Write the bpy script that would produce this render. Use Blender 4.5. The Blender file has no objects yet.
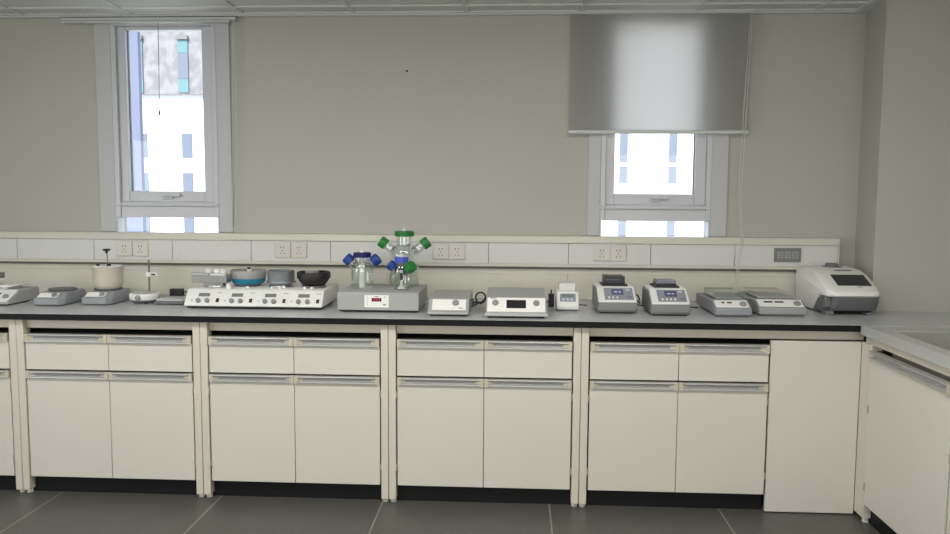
import bpy, bmesh, math, random
from mathutils import Vector, Matrix
random.seed(7)
sc = bpy.context.scene
COL = sc.collection
PI = math.pi
D = 0.7265       # plane of the window wall
H = 0.85         # worktop height
ZC = 2.3355      # ceiling
XL, XR, YB = -1.75, 4.46, -5.6

# ------------------------------------------------------------------ materials
def lin(c):
    return tuple((v/255/12.92 if v/255 <= .04045 else ((v/255+.055)/1.055)**2.4) for v in c)
MATS = {}
def mat(name, rgb, rough=.5, metal=0., var=.03, scale=30., spec=.5, emit=None, estr=0., coat=0., bump=0.):
    if name in MATS: return MATS[name]
    m = bpy.data.materials.new(name); m.use_nodes = True
    nt = m.node_tree; b = nt.nodes['Principled BSDF']
    c = lin(rgb)
    if var > 0 or bump > 0:
        tc = nt.nodes.new('ShaderNodeTexCoord'); n = nt.nodes.new('ShaderNodeTexNoise')
        n.inputs['Scale'].default_value = scale; n.inputs['Detail'].default_value = 4
        nt.links.new(tc.outputs['Object'], n.inputs['Vector'])
        r = nt.nodes.new('ShaderNodeValToRGB')
        r.color_ramp.elements[0].position = .3; r.color_ramp.elements[1].position = .7
        r.color_ramp.elements[0].color = (*[v*(1-var) for v in c], 1)
        r.color_ramp.elements[1].color = (*[min(1, v*(1+var)) for v in c], 1)
        nt.links.new(n.outputs['Fac'], r.inputs['Fac']); nt.links.new(r.outputs['Color'], b.inputs['Base Color'])
        if bump > 0:
            bp = nt.nodes.new('ShaderNodeBump'); bp.inputs['Strength'].default_value = bump; bp.inputs['Distance'].default_value = .002
            nt.links.new(n.outputs['Fac'], bp.inputs['Height']); nt.links.new(bp.outputs['Normal'], b.inputs['Normal'])
    else:
        b.inputs['Base Color'].default_value = (*c, 1)
    b.inputs['Roughness'].default_value = rough; b.inputs['Metallic'].default_value = metal
    b.inputs['Specular IOR Level'].default_value = spec
    b.inputs['Coat Weight'].default_value = coat
    if emit:
        b.inputs['Emission Color'].default_value = (*lin(emit), 1); b.inputs['Emission Strength'].default_value = estr
    MATS[name] = m
    return m
def glassy(name, tint, refl=1.0, ior=1.35, power=4.0, gain=.55):
    m = bpy.data.materials.new(name); m.use_nodes = True
    nt = m.node_tree; nt.nodes.clear()
    o = nt.nodes.new('ShaderNodeOutputMaterial'); mx = nt.nodes.new('ShaderNodeMixShader')
    t = nt.nodes.new('ShaderNodeBsdfTransparent'); g = nt.nodes.new('ShaderNodeBsdfGlossy'); f = nt.nodes.new('ShaderNodeLayerWeight'); pw = nt.nodes.new('ShaderNodeMath'); pw.operation = 'POWER'; pw.inputs[1].default_value = power; ma = nt.nodes.new('ShaderNodeMath'); ma.operation = 'MULTIPLY_ADD'; ma.inputs[1].default_value = gain; ma.inputs[2].default_value = .035*(ior-1)/.35
    t.inputs['Color'].default_value = (*tint, 1); g.inputs['Roughness'].default_value = .03
    g.inputs['Color'].default_value = (refl, refl, refl, 1); f.inputs['Blend'].default_value = .5; nt.links.new(f.outputs['Facing'], pw.inputs[0]); nt.links.new(pw.outputs[0], ma.inputs[0])
    nt.links.new(ma.outputs[0], mx.inputs[0]); nt.links.new(t.outputs[0], mx.inputs[1]); nt.links.new(g.outputs[0], mx.inputs[2])
    nt.links.new(mx.outputs[0], o.inputs['Surface'])
    return m
def blind_mat():
    m = bpy.data.materials.new('roller_fabric'); m.use_nodes = True
    nt = m.node_tree; nt.nodes.clear()
    o = nt.nodes.new('ShaderNodeOutputMaterial'); mx = nt.nodes.new('ShaderNodeMixShader')
    d = nt.nodes.new('ShaderNodeBsdfDiffuse'); t = nt.nodes.new('ShaderNodeBsdfTranslucent')
    tc = nt.nodes.new('ShaderNodeTexCoord'); mp = nt.nodes.new('ShaderNodeMapping'); n = nt.nodes.new('ShaderNodeTexNoise')
    mp.inputs['Scale'].default_value = (140, 140, 6)
    n.inputs['Scale'].default_value = 1.0
    r = nt.nodes.new('ShaderNodeValToRGB')
    r.color_ramp.elements[0].color = (.40, .42, .40, 1); r.color_ramp.elements[1].color = (.46, .475, .455, 1)
    nt.links.new(tc.outputs['Object'], mp.inputs[0]); nt.links.new(mp.outputs[0], n.inputs['Vector'])
    nt.links.new(n.outputs['Fac'], r.inputs['Fac']); nt.links.new(r.outputs[0], d.inputs['Color'])
    t.inputs['Color'].default_value = (.90, .87, .855, 1)
    mx.inputs[0].default_value = .68
    nt.links.new(d.outputs[0], mx.inputs[1]); nt.links.new(t.outputs[0], mx.inputs[2]); nt.links.new(mx.outputs[0], o.inputs['Surface'])
    return m
def tile_mat():
    m = bpy.data.materials.new('floor_tile'); m.use_nodes = True
    nt = m.node_tree; b = nt.nodes['Principled BSDF']
    tc = nt.nodes.new('ShaderNodeTexCoord'); mp = nt.nodes.new('ShaderNodeMapping')
    mp.inputs['Location'].default_value = (-.108, -.05, 0)
    br = nt.nodes.new('ShaderNodeTexBrick')
    br.offset = 0.0; br.inputs['Scale'].default_value = 1.0
    br.inputs['Brick Width'].default_value = .757; br.inputs['Row Height'].default_value = .757
    br.inputs['Mortar Size'].default_value = .003; br.inputs['Mortar Smooth'].default_value = .1
    br.inputs['Color1'].default_value = (*lin((88, 87, 82)), 1); br.inputs['Color2'].default_value = (*lin((91, 90, 85)), 1)
    br.inputs['Mortar'].default_value = (*lin((150, 150, 142)), 1)
    n = nt.nodes.new('ShaderNodeTexNoise'); n.inputs['Scale'].default_value = 5; n.inputs['Detail'].default_value = 8
    mx = nt.nodes.new('ShaderNodeMix'); mx.data_type = 'RGBA'; mx.blend_type = 'MULTIPLY'; mx.inputs[0].default_value = .35
    nt.links.new(tc.outputs['Object'], mp.inputs[0]); nt.links.new(mp.outputs[0], br.inputs['Vector']); nt.links.new(tc.outputs['Object'], n.inputs['Vector'])
    nt.links.new(br.outputs['Color'], mx.inputs[6]); nt.links.new(n.outputs['Fac'], mx.inputs[7]); nt.links.new(mx.outputs[2], b.inputs['Base Color'])
    b.inputs['Roughness'].default_value = .42
    return m
def facade_mat(name, c1, c2, sc_, rough=.8):
    m = bpy.data.materials.new(name); m.use_nodes = True
    nt = m.node_tree; b = nt.nodes['Principled BSDF']
    tc = nt.nodes.new('ShaderNodeTexCoord'); n = nt.nodes.new('ShaderNodeTexNoise'); n.inputs['Scale'].default_value = sc_; n.inputs['Detail'].default_value = 6
    r = nt.nodes.new('ShaderNodeValToRGB'); r.color_ramp.elements[0].position = .42; r.color_ramp.elements[1].position = .58
    r.color_ramp.elements[0].color = (*lin(c1), 1); r.color_ramp.elements[1].color = (*lin(c2), 1)
    nt.links.new(tc.outputs['Object'], n.inputs['Vector']); nt.links.new(n.outputs['Fac'], r.inputs['Fac']); nt.links.new(r.outputs[0], b.inputs['Base Color'])
    b.inputs['Roughness'].default_value = rough
    return m

M_wall = mat('wall_paint', (178, 177, 168), .8, var=.012, scale=3, bump=.05)
M_ceil = mat('ceiling_tile', (206, 206, 202), .85, var=.03, scale=120, bump=.1)
M_bar = mat('ceiling_bar', (205, 206, 205), .35, var=0)
M_floor = tile_mat()
M_frame = mat('window_frame_white', (196, 197, 202), .35, var=.01)
M_trim = mat('window_trim_white', (186, 186, 188), .5, var=.01)
M_blind = blind_mat()
M_blindbar = mat('blind_bar_white', (196, 198, 196), .45, var=0)
M_cab = mat('cabinet_cream', (208, 205, 195), .42, var=.012, scale=4)
M_leg = mat('frame_cream_steel', (207, 201, 188), .4, var=.01, scale=10)
M_alu = mat('aluminium_handle', (172, 172, 171), .45, .35, var=.01, scale=60)
M_cap = mat('handle_cap_cream', (190, 185, 166), .5, var=0)
M_hinge = mat('hinge_greige', (158, 152, 138), .5, var=0)
M_black = mat('plinth_black', (16, 16, 18), .5, var=.05, spec=.3)
M_dark = mat('cabinet_inside_dark', (46, 46, 44), .7, var=.05)
M_top = mat('worktop_grey', (184, 186, 187), .27, var=.05, scale=60, spec=.5)
M_edge = mat('worktop_edge_black', (10, 11, 13), .5, var=.02, spec=.25)
M_rtop = mat('sink_top_grey', (176, 177, 174), .38, var=.03, scale=60)
M_basin = mat('sink_basin_grey', (158, 158, 150), .4, var=.03)
M_duct = mat('trunking_cream', (203, 201, 188), .45, var=.01)
M_panel = mat('trunking_panel_white', (208, 208, 205), .4, var=.01)
M_splash = mat('splash_panel_cream', (206, 204, 190), .5, var=.01)
M_sock = mat('socket_ivory', (206, 203, 194), .35, var=0)
M_hole = mat('socket_hole_dark', (50, 48, 46), .6, var=0)
M_sockg = mat('socket_grey', (120, 120, 120), .4, var=0)
M_sockg2 = mat('socket_grey_light', (150, 150, 150), .4, var=0)
M_white = mat('plastic_white', (226, 226, 222), .35, var=.008)
M_offw = mat('plastic_offwhite', (212, 211, 206), .4, var=.01)
M_panelw = mat('control_panel_white', (234, 233, 229), .4, var=0)
M_grey = mat('instrument_grey', (162, 163, 161), .42, var=.02)
M_gth = mat('mixer_shaded_grey', (122, 124, 123), .42, var=.02)  # instrument grey darkened for the shade on the thermomixer bodies
M_gs2 = mat('shaker_grey', (148, 150, 150), .42, var=.02)
M_gs = mat('stirrer_grey', (138, 141, 146), .42, var=.02)
M_greyl = mat('instrument_light_grey', (176, 178, 177), .42, var=.02)
M_greyd = mat('instrument_dark_grey', (104, 106, 108), .45, var=.03)
M_plate = mat('hotplate_dark_grey', (98, 98, 100), .5, var=.04)
M_knob = mat('knob_grey', (140, 141, 142), .35, var=0)
M_rub = mat('rubber_black', (28, 28, 30), .55, var=0)
M_lcd = mat('display_grey', (118, 122, 120), .25, var=0)
M_lcdd = mat('display_dark', (38, 38, 42), .2, var=0)
M_lcdp = mat('display_violet', (92, 92, 122), .25, var=0)
M_redled = mat('led_display_dark_red', (84, 26, 28), .25, var=0)
M_red = mat('led_digits_red', (190, 60, 60), .4, var=0, emit=(210, 60, 60), estr=.35)
M_digits = mat('display_digits_pale', (190, 196, 210), .4, var=0)
M_steel = mat('brushed_steel', (190, 190, 188), .3, .9, var=.04, scale=60)
M_steeld = mat('steel_rod', (120, 114, 108), .35, .6, var=0)
M_pot = mat('pot_cream_enamel', (200, 193, 180), .3, var=.02)
M_blackp = mat('ptfe_black', (27, 23, 24), .5, var=.05)
M_teal = mat('teal_plastic', (24, 120, 150), .35, var=.02)
M_frost = mat('frosted_grey_ring', (150, 150, 148), .4, var=.05)
M_bluecap = mat('cap_blue', (22, 62, 140), .4, var=.04, scale=200)
M_navycap = mat('cap_navy', (26, 26, 92), .4, var=.02)
M_palecap = mat('cap_cornflower', (74, 96, 196), .4, var=.02)
M_green = mat('cap_green', (30, 120, 48), .4, var=.04, scale=200)
M_clearw = mat('inner_tube_white', (222, 224, 220), .4, var=0)
M_block = mat('heating_block_charcoal', (38, 38, 46), .4, var=.03)
M_lilac = mat('lid_smoky_lilac', (120, 118, 138), .3, var=0)
M_cable = mat('cable_black', (26, 26, 28), .5, var=0)
M_text = mat('print_grey', (150, 152, 155), .6, var=0)
M_glass = glassy('window_glass', (.97, .985, .98), .8, 1.2)
M_bottle = glassy('bottle_glass', (.955, .97, .965), 1.0, 1.6, 3.0, .85)
M_lid = glassy('clear_lid', (.93, .94, .94), .9, 1.4)
M_fac = facade_mat('facade_white_render', (236, 236, 236), (242, 242, 240), .5)
M_stone = facade_mat('facade_pale_stone', (124, 122, 127), (144, 141, 144), 1.1)
M_fblue = facade_mat('facade_shaded_blue', (108, 113, 136), (112, 117, 140), .2)  # blue tone of the tower's shaded side put into the colour
M_fwin = mat('facade_window_blue', (112, 118, 134), .3, var=.05)
M_fcyan = mat('facade_window_cyan', (104, 136, 142), .3, var=.05)
M_ground = mat('pale_paving', (190, 190, 186), .8, var=.05, scale=.5)

# ------------------------------------------------------------------ mesh helpers
def each(parent, name, m, boxes=(), cyls=(), **k):
    for q in boxes:
        b = MB(); b.box(*q); b.build(name, m, parent, **k)
    for q in cyls:
        b = MB(); b.cyl(*q, n=14); b.build(name, m, parent)
class MB:
    def __init__(s): s.bm = bmesh.new()
    def face(s, vs, fs):
        bv = [s.bm.verts.new(v) for v in vs]
        for f in fs:
            try: s.bm.faces.new([bv[i] for i in f])
            except ValueError: pass
        return s
    def box(s, x0, x1, y0, y1, z0, z1, M=None):
        vs = [(x0,y0,z0),(x1,y0,z0),(x1,y1,z0),(x0,y1,z0),(x0,y0,z1),(x1,y0,z1),(x1,y1,z1),(x0,y1,z1)]
        if M is not None: vs = [M @ Vector(v) for v in vs]
        return s.face(vs, [(3,2,1,0),(4,5,6,7),(0,1,5,4),(1,2,6,5),(2,3,7,6),(3,0,4,7)])
    def prism(s, prof, x0, x1, M=None, x0b=None, x1b=None):
        """side outline (y,z) swept along x"""
        n = len(prof)
        vs = [(x0, y, z) for y, z in prof] + [(x1, y, z) for y, z in prof]
        if M is not None: vs = [M @ Vector(v) for v in vs]
        fs = [tuple(range(n)), tuple(range(2*n-1, n-1, -1))] + [(i, i+n, (i+1) % n+n, (i+1) % n) for i in range(n)]
        return s.face(vs, fs)
    def plan(s, outline, z0, z1, M=None):
        n = len(outline)
        vs = [(x, y, z0) for x, y in outline] + [(x, y, z1) for x, y in outline]
        if M is not None: vs = [M @ Vector(v) for v in vs]
        fs = [tuple(range(n-1, -1, -1)), tuple(range(n, 2*n))] + [(i, (i+1) % n, (i+1) % n+n, i+n) for i in range(n)]
        return s.face(vs, fs)
    def lathe(s, prof, c=(0,0,0), M=None, n=32, closed=True):
        """prof: (r,z) list"""
        rings = []
        for r, z in prof:
            if r < 1e-6:
                v = Vector((c[0], c[1], c[2]+z)) ; rings.append([s.bm.verts.new(M @ v if M is not None else v)])
            else:
                ring = []
                for k in range(n):
                    a = 2*PI*k/n; v = Vector((c[0]+r*math.cos(a), c[1]+r*math.sin(a), c[2]+z))
                    ring.append(s.bm.verts.new(M @ v if M is not None else v))
                rings.append(ring)
        for a, b in zip(rings, rings[1:]):
            for k in range(n):
                k2 = (k+1) % n
                if len(a) == 1 and len(b) == 1: break
                if len(a) == 1: s.bm.faces.new((a[0], b[k2], b[k]))
                elif len(b) == 1: s.bm.faces.new((a[k], a[k2], b[0]))
                else: s.bm.faces.new((a[k], a[k2], b[k2], b[k]))
        return s
    def cyl(s, c, r, h, M=None, n=28, r2=None):
        r2 = r if r2 is None else r2
        return s.lathe([(0,0),(r,0),(r2,h),(0,h)], c, M, n)
    def cylto(s, a, b, r, n=16, r2=None):
        a = Vector(a); b = Vector(b); d = b-a
        M = Matrix.Translation(a) @ d.to_track_quat('Z','Y').to_matrix().to_4x4()
        return s.cyl((0,0,0), r, d.length, M, n, r2)
    def tube(s, pts, r, n=8):
        pts = [Vector(p) for p in pts]; rings = []
        for i, p in enumerate(pts):
            t = (pts[min(i+1, len(pts)-1)] - pts[max(i-1, 0)]).normalized()
            q = t.to_track_quat('Z','Y').to_matrix()
            rings.append([s.bm.verts.new(p + q @ Vector((r*math.cos(2*PI*k/n), r*math.sin(2*PI*k/n), 0))) for k in range(n)])
        for a, b in zip(rings, rings[1:]):
            best = min(range(n), key=lambda o: sum((a[k].co-b[(k+o) % n].co).length for k in range(n)))
            for k in range(n):
                s.bm.faces.new((a[k], a[(k+1) % n], b[(k+1+best) % n], b[(k+best) % n]))
        s.bm.faces.new(rings[0][::-1]); s.bm.faces.new(rings[-1])
        return s
    def build(s, name, m, parent=None, bevel=0., smooth=True, seg=2, label=None, ang=40):
        bmesh.ops.recalc_face_normals(s.bm, faces=s.bm.faces)
        me = bpy.data.meshes.new(name); s.bm.to_mesh(me); s.bm.free()
        me.materials.append(m)
        if smooth:
            for p in me.polygons: p.use_smooth = True
            try: me.set_sharp_from_angle(angle=math.radians(ang))
            except Exception: pass
        o = bpy.data.objects.new(name, me); COL.objects.link(o)
        if parent is not None: o.parent = parent
        if bevel > 0:
            b = o.modifiers.new('bevel', 'BEVEL'); b.width = bevel; b.segments = seg; b.limit_method = 'ANGLE'; b.angle_limit = math.radians(30)
            b.harden_normals = False
        if label: o['label'] = label
        return o
def thing(name, label, cat, loc=(0,0,0), rz=0., group=None):
    o = bpy.data.objects.new(name, None); COL.objects.link(o)
    o.empty_display_size = .05
    o.location = loc; o.rotation_euler = (0,0,rz); tag(o, label, cat, group); return o
def tag(o, label, cat, group=None):
    o['label'] = label; o['category'] = cat
    if group: o['group'] = group
    return o
def struct(o): o['kind'] = 'structure'; return o
def copy_tree(o, parent=None):
    c = o.copy(); COL.objects.link(c); c.parent = parent
    for ch in list(o.children): copy_tree(ch, c)
    return c
def slope(y0, z0, y1, z1):
    """frame on a face sloping up and back: local x = x, local y = up the slope, local z = out of the face"""
    u = Vector((0, y1-y0, z1-z0)).normalized(); x = Vector((1,0,0)); w = x.cross(u)
    M = Matrix(((x.x,u.x,w.x,0),(x.y,u.y,w.y,y0),(x.z,u.z,w.z,z0),(0,0,0,1)))
    return M, math.hypot(y1-y0, z1-z0)
def sm(pts, k=6):
    """smooth path through points (Catmull-Rom)"""
    P = [Vector(p) for p in pts]; P = [P[0]*2-P[1]] + P + [P[-1]*2-P[-2]]; out = []
    for i in range(1, len(P)-2):
        for j in range(k):
            t = j/k
            out.append(.5*((2*P[i]) + (-P[i-1]+P[i+1])*t + (2*P[i-1]-5*P[i]+4*P[i+1]-P[i+2])*t*t + (-P[i-1]+3*P[i]-3*P[i+1]+P[i+2])*t**3))
    out.append(P[-2]); return out

# ------------------------------------------------------------------ room shell
T = .24   # outer wall depth
b = MB(); b.box(XL-T, XR+T, YB-T, D+.11, -.2, 0); struct(b.build('floor', M_floor, smooth=False))
b = MB(); b.box(XL-T, XR+T, YB-T, D+.11, ZC, ZC+.5); struct(b.build('ceiling', M_ceil, smooth=False))
# window wall with its two openings
W1 = (.050, .618); W2 = (2.655, 3.226); ZW0, ZW1 = .98, 2.30
b = MB()
xs = [XL-T, W1[0], W1[1], W2[0], W2[1], XR+T]
for i in range(5):
    if i in (1, 3):
        b.box(xs[i], xs[i+1], D, D+.105, 0, ZW0); b.box(xs[i], xs[i+1], D, D+.105, ZW1, ZC)
    else: b.box(xs[i], xs[i+1], D, D+.105, 0, ZC)
bmesh.ops.remove_doubles(b.bm, verts=b.bm.verts, dist=1e-5)
struct(b.build('wall_back', M_wall, smooth=False))
b = MB(); b.box(XL-T, XL, YB, D, 0, ZC); struct(b.build('wall_left', M_wall, smooth=False))
b = MB(); b.box(XR, XR+T, YB, D, 0, ZC); struct(b.build('wall_right', M_wall, smooth=False))
b = MB(); b.box(XL-T, XR+T, YB-T, YB, 0, ZC); struct(b.build('wall_front', M_wall, smooth=False))
b = MB(); b.plan([(3.976, D), (3.932, .41), (XR, .41), (XR, D)], 0, ZC)
struct(b.build('wall_column', M_wall, smooth=False))
# small hole in the wall plaster
b = MB(); b.lathe([(0, .0), (.0045, .0), (.006, .002), (.0035, .004), (0, .004)], M=Matrix.Translation((1.6357, D-.0005, 2.0448)) @ Matrix.Rotation(PI/2, 4, 'X'), n=12)
tag(b.build('wall_plug', M_rub), 'tiny black screw plug in the bare wall between the two windows', 'wall plug')

# ceiling grid
b = MB()
for k in range(-3, 8):
    x = .197 + .5845*k
    if XL < x < XR: b.box(x-.012, x+.012, YB, .6598 if x < 3.9 else .3598, ZC-.006, ZC)
struct(b.build('trim_1', M_bar, smooth=False))
b = MB()
for k in range(0, 11):
    y = .535 - .5845*k
    b.box(XL, XR if y < .4 else 3.9, y-.012, y+.012, ZC-.0075, ZC)
struct(b.build('trim_2', M_bar, smooth=False))
b = MB()   # perimeter angle, stepping round the column
b.box(XL, 3.90, .680, D, ZC-.013, ZC)
b.plan([(3.976, D-.0002), (3.9002, D-.0002), (3.9002, .68), (3.884, .36), (3.9315, .36), (3.9315, .41)], ZC-.013, ZC)
b.box(3.932, XR, .36, .4098, ZC-.013, ZC)
struct(b.build('trim_3', M_bar, smooth=False))
b = MB(); b.box(XL, 3.8998, .660, .6795, ZC-.007, ZC); struct(b.build('trim_4', M_bar, smooth=False))

# ------------------------------------------------------------------ windows
def window(n, x0, x1):
    r = struct(bpy.data.objects.new('window_%d' % n, None)); COL.objects.link(r); r.location = ((x0+x1)/2, D, 0)
    ox = -(x0+x1)/2; X0, X1 = x0+ox, x1+ox
    # all y relative to the wall plane
    f = MB()
    f.box(X0, X0+.0255, -.012, .09, 1.268, ZW1); f.box(X1-.0255, X1, -.012, .09, 1.268, ZW1); f.box(X0, X0+.008, -.012, .06, ZW0, 1.268); f.box(X1-.008, X1, -.012, .06, ZW0, 1.268)
    f.box(X0+.0255, X1-.0255, -.012, .09, ZW1-.0175, ZW1); f.box(X0+.008, X1-.008, -.012, .06, ZW0, ZW0+.03)
    f.box(X0+.0255, X1-.0255, -.004, .09, 1.268, 1.3515)
    f.build('window_frame', M_frame, r, bevel=.002)
    l = MB(); l.box(X0-.005, X1+.002, -.022, -.0125, 1.331, 1.343); l.build('ledge', M_frame, r, bevel=.002)
    s = MB(); a0, a1 = X0+.026, X1-.026; z0, z1 = 1.352, ZW1-.018
    s.box(a0, a0+.045, .006, .06, z0, z1); s.box(a1-.055, a1, .006, .06, z0, z1)
    s.box(a0+.045, a1-.055, .006, .06, z0, z0+.058); s.box(a0+.045, a1-.055, .006, .06, z1-.018, z1)
    sash = s.build('sash', M_frame, r, bevel=.003)
    g = MB(); g.box(a0+.045, a1-.055, .036, .040, z0+.058, z1-.018); g.build('pane', M_glass, sash, smooth=False)
    gk = MB(); q = .004
    gk.box(a0+.0451, a0+.0451+q, .030, .046, z0+.058, z1-.018); gk.box(a1-.0551-q, a1-.0551, .030, .046, z0+.058, z1-.018)
    gk.build('gasket', M_greyd, sash, smooth=False)
    g = MB(); g.box(X0+.0081, X1-.0081, .036, .040, ZW0+.03, 1.268); g.build('pane', M_glass, r, smooth=False)
    h = MB(); cx = (a0+a1)/2+.0
    h.box(cx-.028, cx+.028, -.006, .006, z0+.016, z0+.040); h.box(cx-.02, cx+.075, -.022, -.006, z0+.030, z0+.042)
    h.build('handle', M_frame, sash, bevel=.003)
    return r
window(1, *W1); window(2, *W2)
def surround(n, x0, x1, zb, w0, w1):
    b = MB()
    b.box(x0-w0, x0, D-.012, D, zb, ZW1+.012); b.box(x1, x1+w1, D-.012, D, zb, ZW1+.012)
    struct(b.build('trim_%d' % n, M_trim, bevel=.003))
surround(5, W1[0], W1[1], 1.19, .088, .075)
surround(6, W2[0], W2[1], 1.19, .065, .085)

# roller blinds
def chain(pts, parent, name='bead_chain', m=None, r=.0019):
    b = MB(); b.tube(sm(pts, 6), r, 6); return b.build(name, m or M_blindbar, parent)
r1 = thing('roller_blind', 'white roller blind wound right up above the window with the whole pane bare', 'blind', (.28, D-.035, ZC))
b = MB(); b.box(-.478, .462, -.012, .03, -.034, -.017); b.build('head_rail', M_blindbar, r1, bevel=.003)
b = MB(); b.box(-.470, .43, -.018, .016, -.046, -.036); b.build('bottom_bar', M_blindbar, r1, bevel=.002)
chain([(.445, -.0, -.03), (.44, -.004, -.3), (.43, -.004, -.8), (.42, -.004, -1.08), (.427, -.01, -1.13), (.437, -.006, -1.08), (.452, -.006, -.6), (.452, .0, -.03)], r1)
b = MB(); b.tube([(.052, -.02, -.046), (.050, -.02, -.3), (.046, -.02, -.50)], .0016, 6); b.build('pull_cord', M_greyd, r1)
b = MB(); b.lathe([(0,0),(.005,.002),(.006,.016),(.003,.028),(0,.03)], (.046, -.02, -.528), n=10); b.build('cord_weight', M_greyd, r1)
r2 = thing('roller_blind', 'pale grey roller blind pulled down over the upper half of the window, lit from behind', 'blind', (2.9375, D-.045, ZC))
b = MB()
N = 24
for i in range(N):
    x = -.455+.91*i/N; x2 = -.455+.91*(i+1)/N
    f = lambda u: .0035*math.sin(u*9)+.002*math.sin(u*23)
    b.face([(x, f(x), -.018),(x2, f(x2), -.018),(x2, f(x2)*.4, -.60),(x, f(x)*.4, -.60),
            (x, f(x)+.0007, -.018),(x2, f(x2)+.0007, -.018),(x2, f(x2)*.4+.0007, -.60),(x, f(x)*.4+.0007, -.60)],
           [(0,1,2,3),(7,6,5,4)])
bmesh.ops.remove_doubles(b.bm, verts=b.bm.verts, dist=1e-6)
b.build('fabric', M_blind, r2, ang=60)
b = MB(); b.box(-.458, .458, -.009, .009, -.618, -.6); b.build('bottom_bar', M_blindbar, r2, bevel=.003)
b = MB(); b.box(-.46, .46, -.02, .02, -.0175, -.0001); b.build('head_rail', M_blindbar, r2, bevel=.002)
chain([(.445, -.02, -.02), (.425, -.022, -.5), (.414, -.03, -.9), (.417, -.075, -1.13), (.415, -.098, -1.17), (.405, -.095, -1.24), (.395, -.088, -1.38), (.397, -.088, -1.405), (.405, -.090, -1.38), (.412, -.097, -1.24), (.424, -.101, -1.17), (.425, -.078, -1.13), (.424, -.034, -.9), (.438, -.026, -.5), (.452, -.02, -.02)], r2)

# ------------------------------------------------------------------ trunking, splashback, sockets
XD = 3.868
yf = D-.062
t = thing('wall_trunking', 'long cream service trunking running along the wall above the worktop', 'trunking', (0, 0, 0))
b = MB(); b.prism([(yf-.008,1.152),(yf-.008,1.182),(yf-.003,1.188),(D-.001,1.188),(D-.001,1.152)], XL+.01, XD); b.build('top_rail', M_duct, t)
b = MB(); b.prism([(yf-.004,1.0265),(yf-.004,1.0415),(yf+.012,1.0415),(yf+.012,1.036),(D-.001,1.036),(D-.001,1.0265)], XL+.01, XD); b.build('bottom_rail', M_duct, t)
b = MB(); b.box(XL+.01, XD-.003, yf+.014, D-.001, 1.0365, 1.1515); b.build('channel', M_greyd, t, smooth=False)
b = MB(); b.box(XD-.0025, XD+.004, yf-.004, D-.001, 1.0265, 1.1515); b.build('end_cap', M_duct, t, bevel=.001)
seams = [XL+.012, -1.334, -.907, -.4807, -.053, .3778, .8072, 1.2343, 1.6531, 2.0728, 2.4906, 2.9158, 3.3461, XD-.003]
for a, c in zip(seams, seams[1:]):
    b = MB(); b.box(a+.0012, c-.0012, yf, yf+.012, 1.042, 1.1505); b.build('cover_panel', M_panel, t, bevel=.0012)
t = thing('splashback', 'low cream splashback of joined panels behind the instruments', 'splashback', (0, 0, 0))
ys = D-.03
sp = [XL+.012, -.907, -.053, .8072, 1.6531, 2.4906, XD]
for a, c in zip(sp, sp[1:]):
    b = MB(); b.box(a+.001, c-.001, ys, D-.001, H+.001, .985); b.build('panel', M_splash, t, bevel=.001)
b = MB(); b.box(XL+.012, XD, ys+.004, D-.001, .9855, 1.026); b.build('upper_strip', M_splash, t, smooth=False)
b = MB(); b.box(XL+.012, XD, ys-.004, ys+.0035, 1.012, 1.0262); b.build('groove_or_shade_line', mat('shadow_line_brown_grey', (118, 114, 102), .6, var=0), t, smooth=False)  # brown-grey strip drawn in for the shadow line under the trunking rail

def socket(x, label, grp):
    o = thing('socket_plate', label, 'socket', (x, yf, 1.102), 0, grp)
    b = MB(); b.box(-.0425, .0425, -.009, -.0002, -.0415, .0415); b.build('cover', M_sock, o, bevel=.003)
    b = MB(); b.box(-.034, .034, -.0098, -.0088, -.033, .033); b.build('insert', M_panelw if False else M_sock, o, bevel=.0006)
    h = MB()
    for sx in (-.008, .008): h.box(sx-.002, sx+.002, -.0104, -.0096, .010, .018)
    h.box(-.002, .002, -.0104, -.0096, -.006, .000)
    for sx in (-1, 1):
        M = Matrix.Translation((sx*.009, -.01, -.018)) @ Matrix.Rotation(sx*.5, 4, 'Y')
        h.box(-.0015, .0015, -.0004, .0004, -.004, .004, M)
    h.build('socket_hole', M_hole, o, smooth=False)
where = ['above the small round stirrer, nearer the pot', 'above the small round stirrer, away from the pot',
         'above the grey metal bowl, first of its pair', 'above the black bowl, second of its pair',
         'beside the green capped bottle', 'above the plain grey stirrer',
         'above the first thermomixer, nearer the small white heater', 'above the first thermomixer, second of its pair']
sx = [.1185, .2055, .9795, 1.0665, 1.822, 1.908, 2.6625, 2.7475]
for x, w in zip(sx, where): socket(x, 'ivory double outlet plate on the trunking '+w, 'ivory socket plates on the trunking')
o = thing('grey_socket_strip', 'dark grey three gang socket on the trunking beside the column corner', 'socket', (3.610, yf, 1.101))
b = MB(); b.box(-.067, .067, -.010, -.0002, -.036, .036); b.build('cover', M_sockg, o, bevel=.003)
for k in (-1, 0, 1):
    b = MB(); b.box(k*.038-.016, k*.038+.016, -.013, -.0095, -.018, .018); b.build('module', M_sockg2, o, bevel=.001)
    b = MB()
    for q in (-1, 1): b.box(k*.038+q*.006-.0015, k*.038+q*.006+.0015, -.0136, -.0128, 0, .009)
    b.box(k*.038-.0015, k*.038+.0015, -.0136, -.0128, -.010, -.004)
    b.build('socket_hole', M_hole, o, smooth=False)

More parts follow.
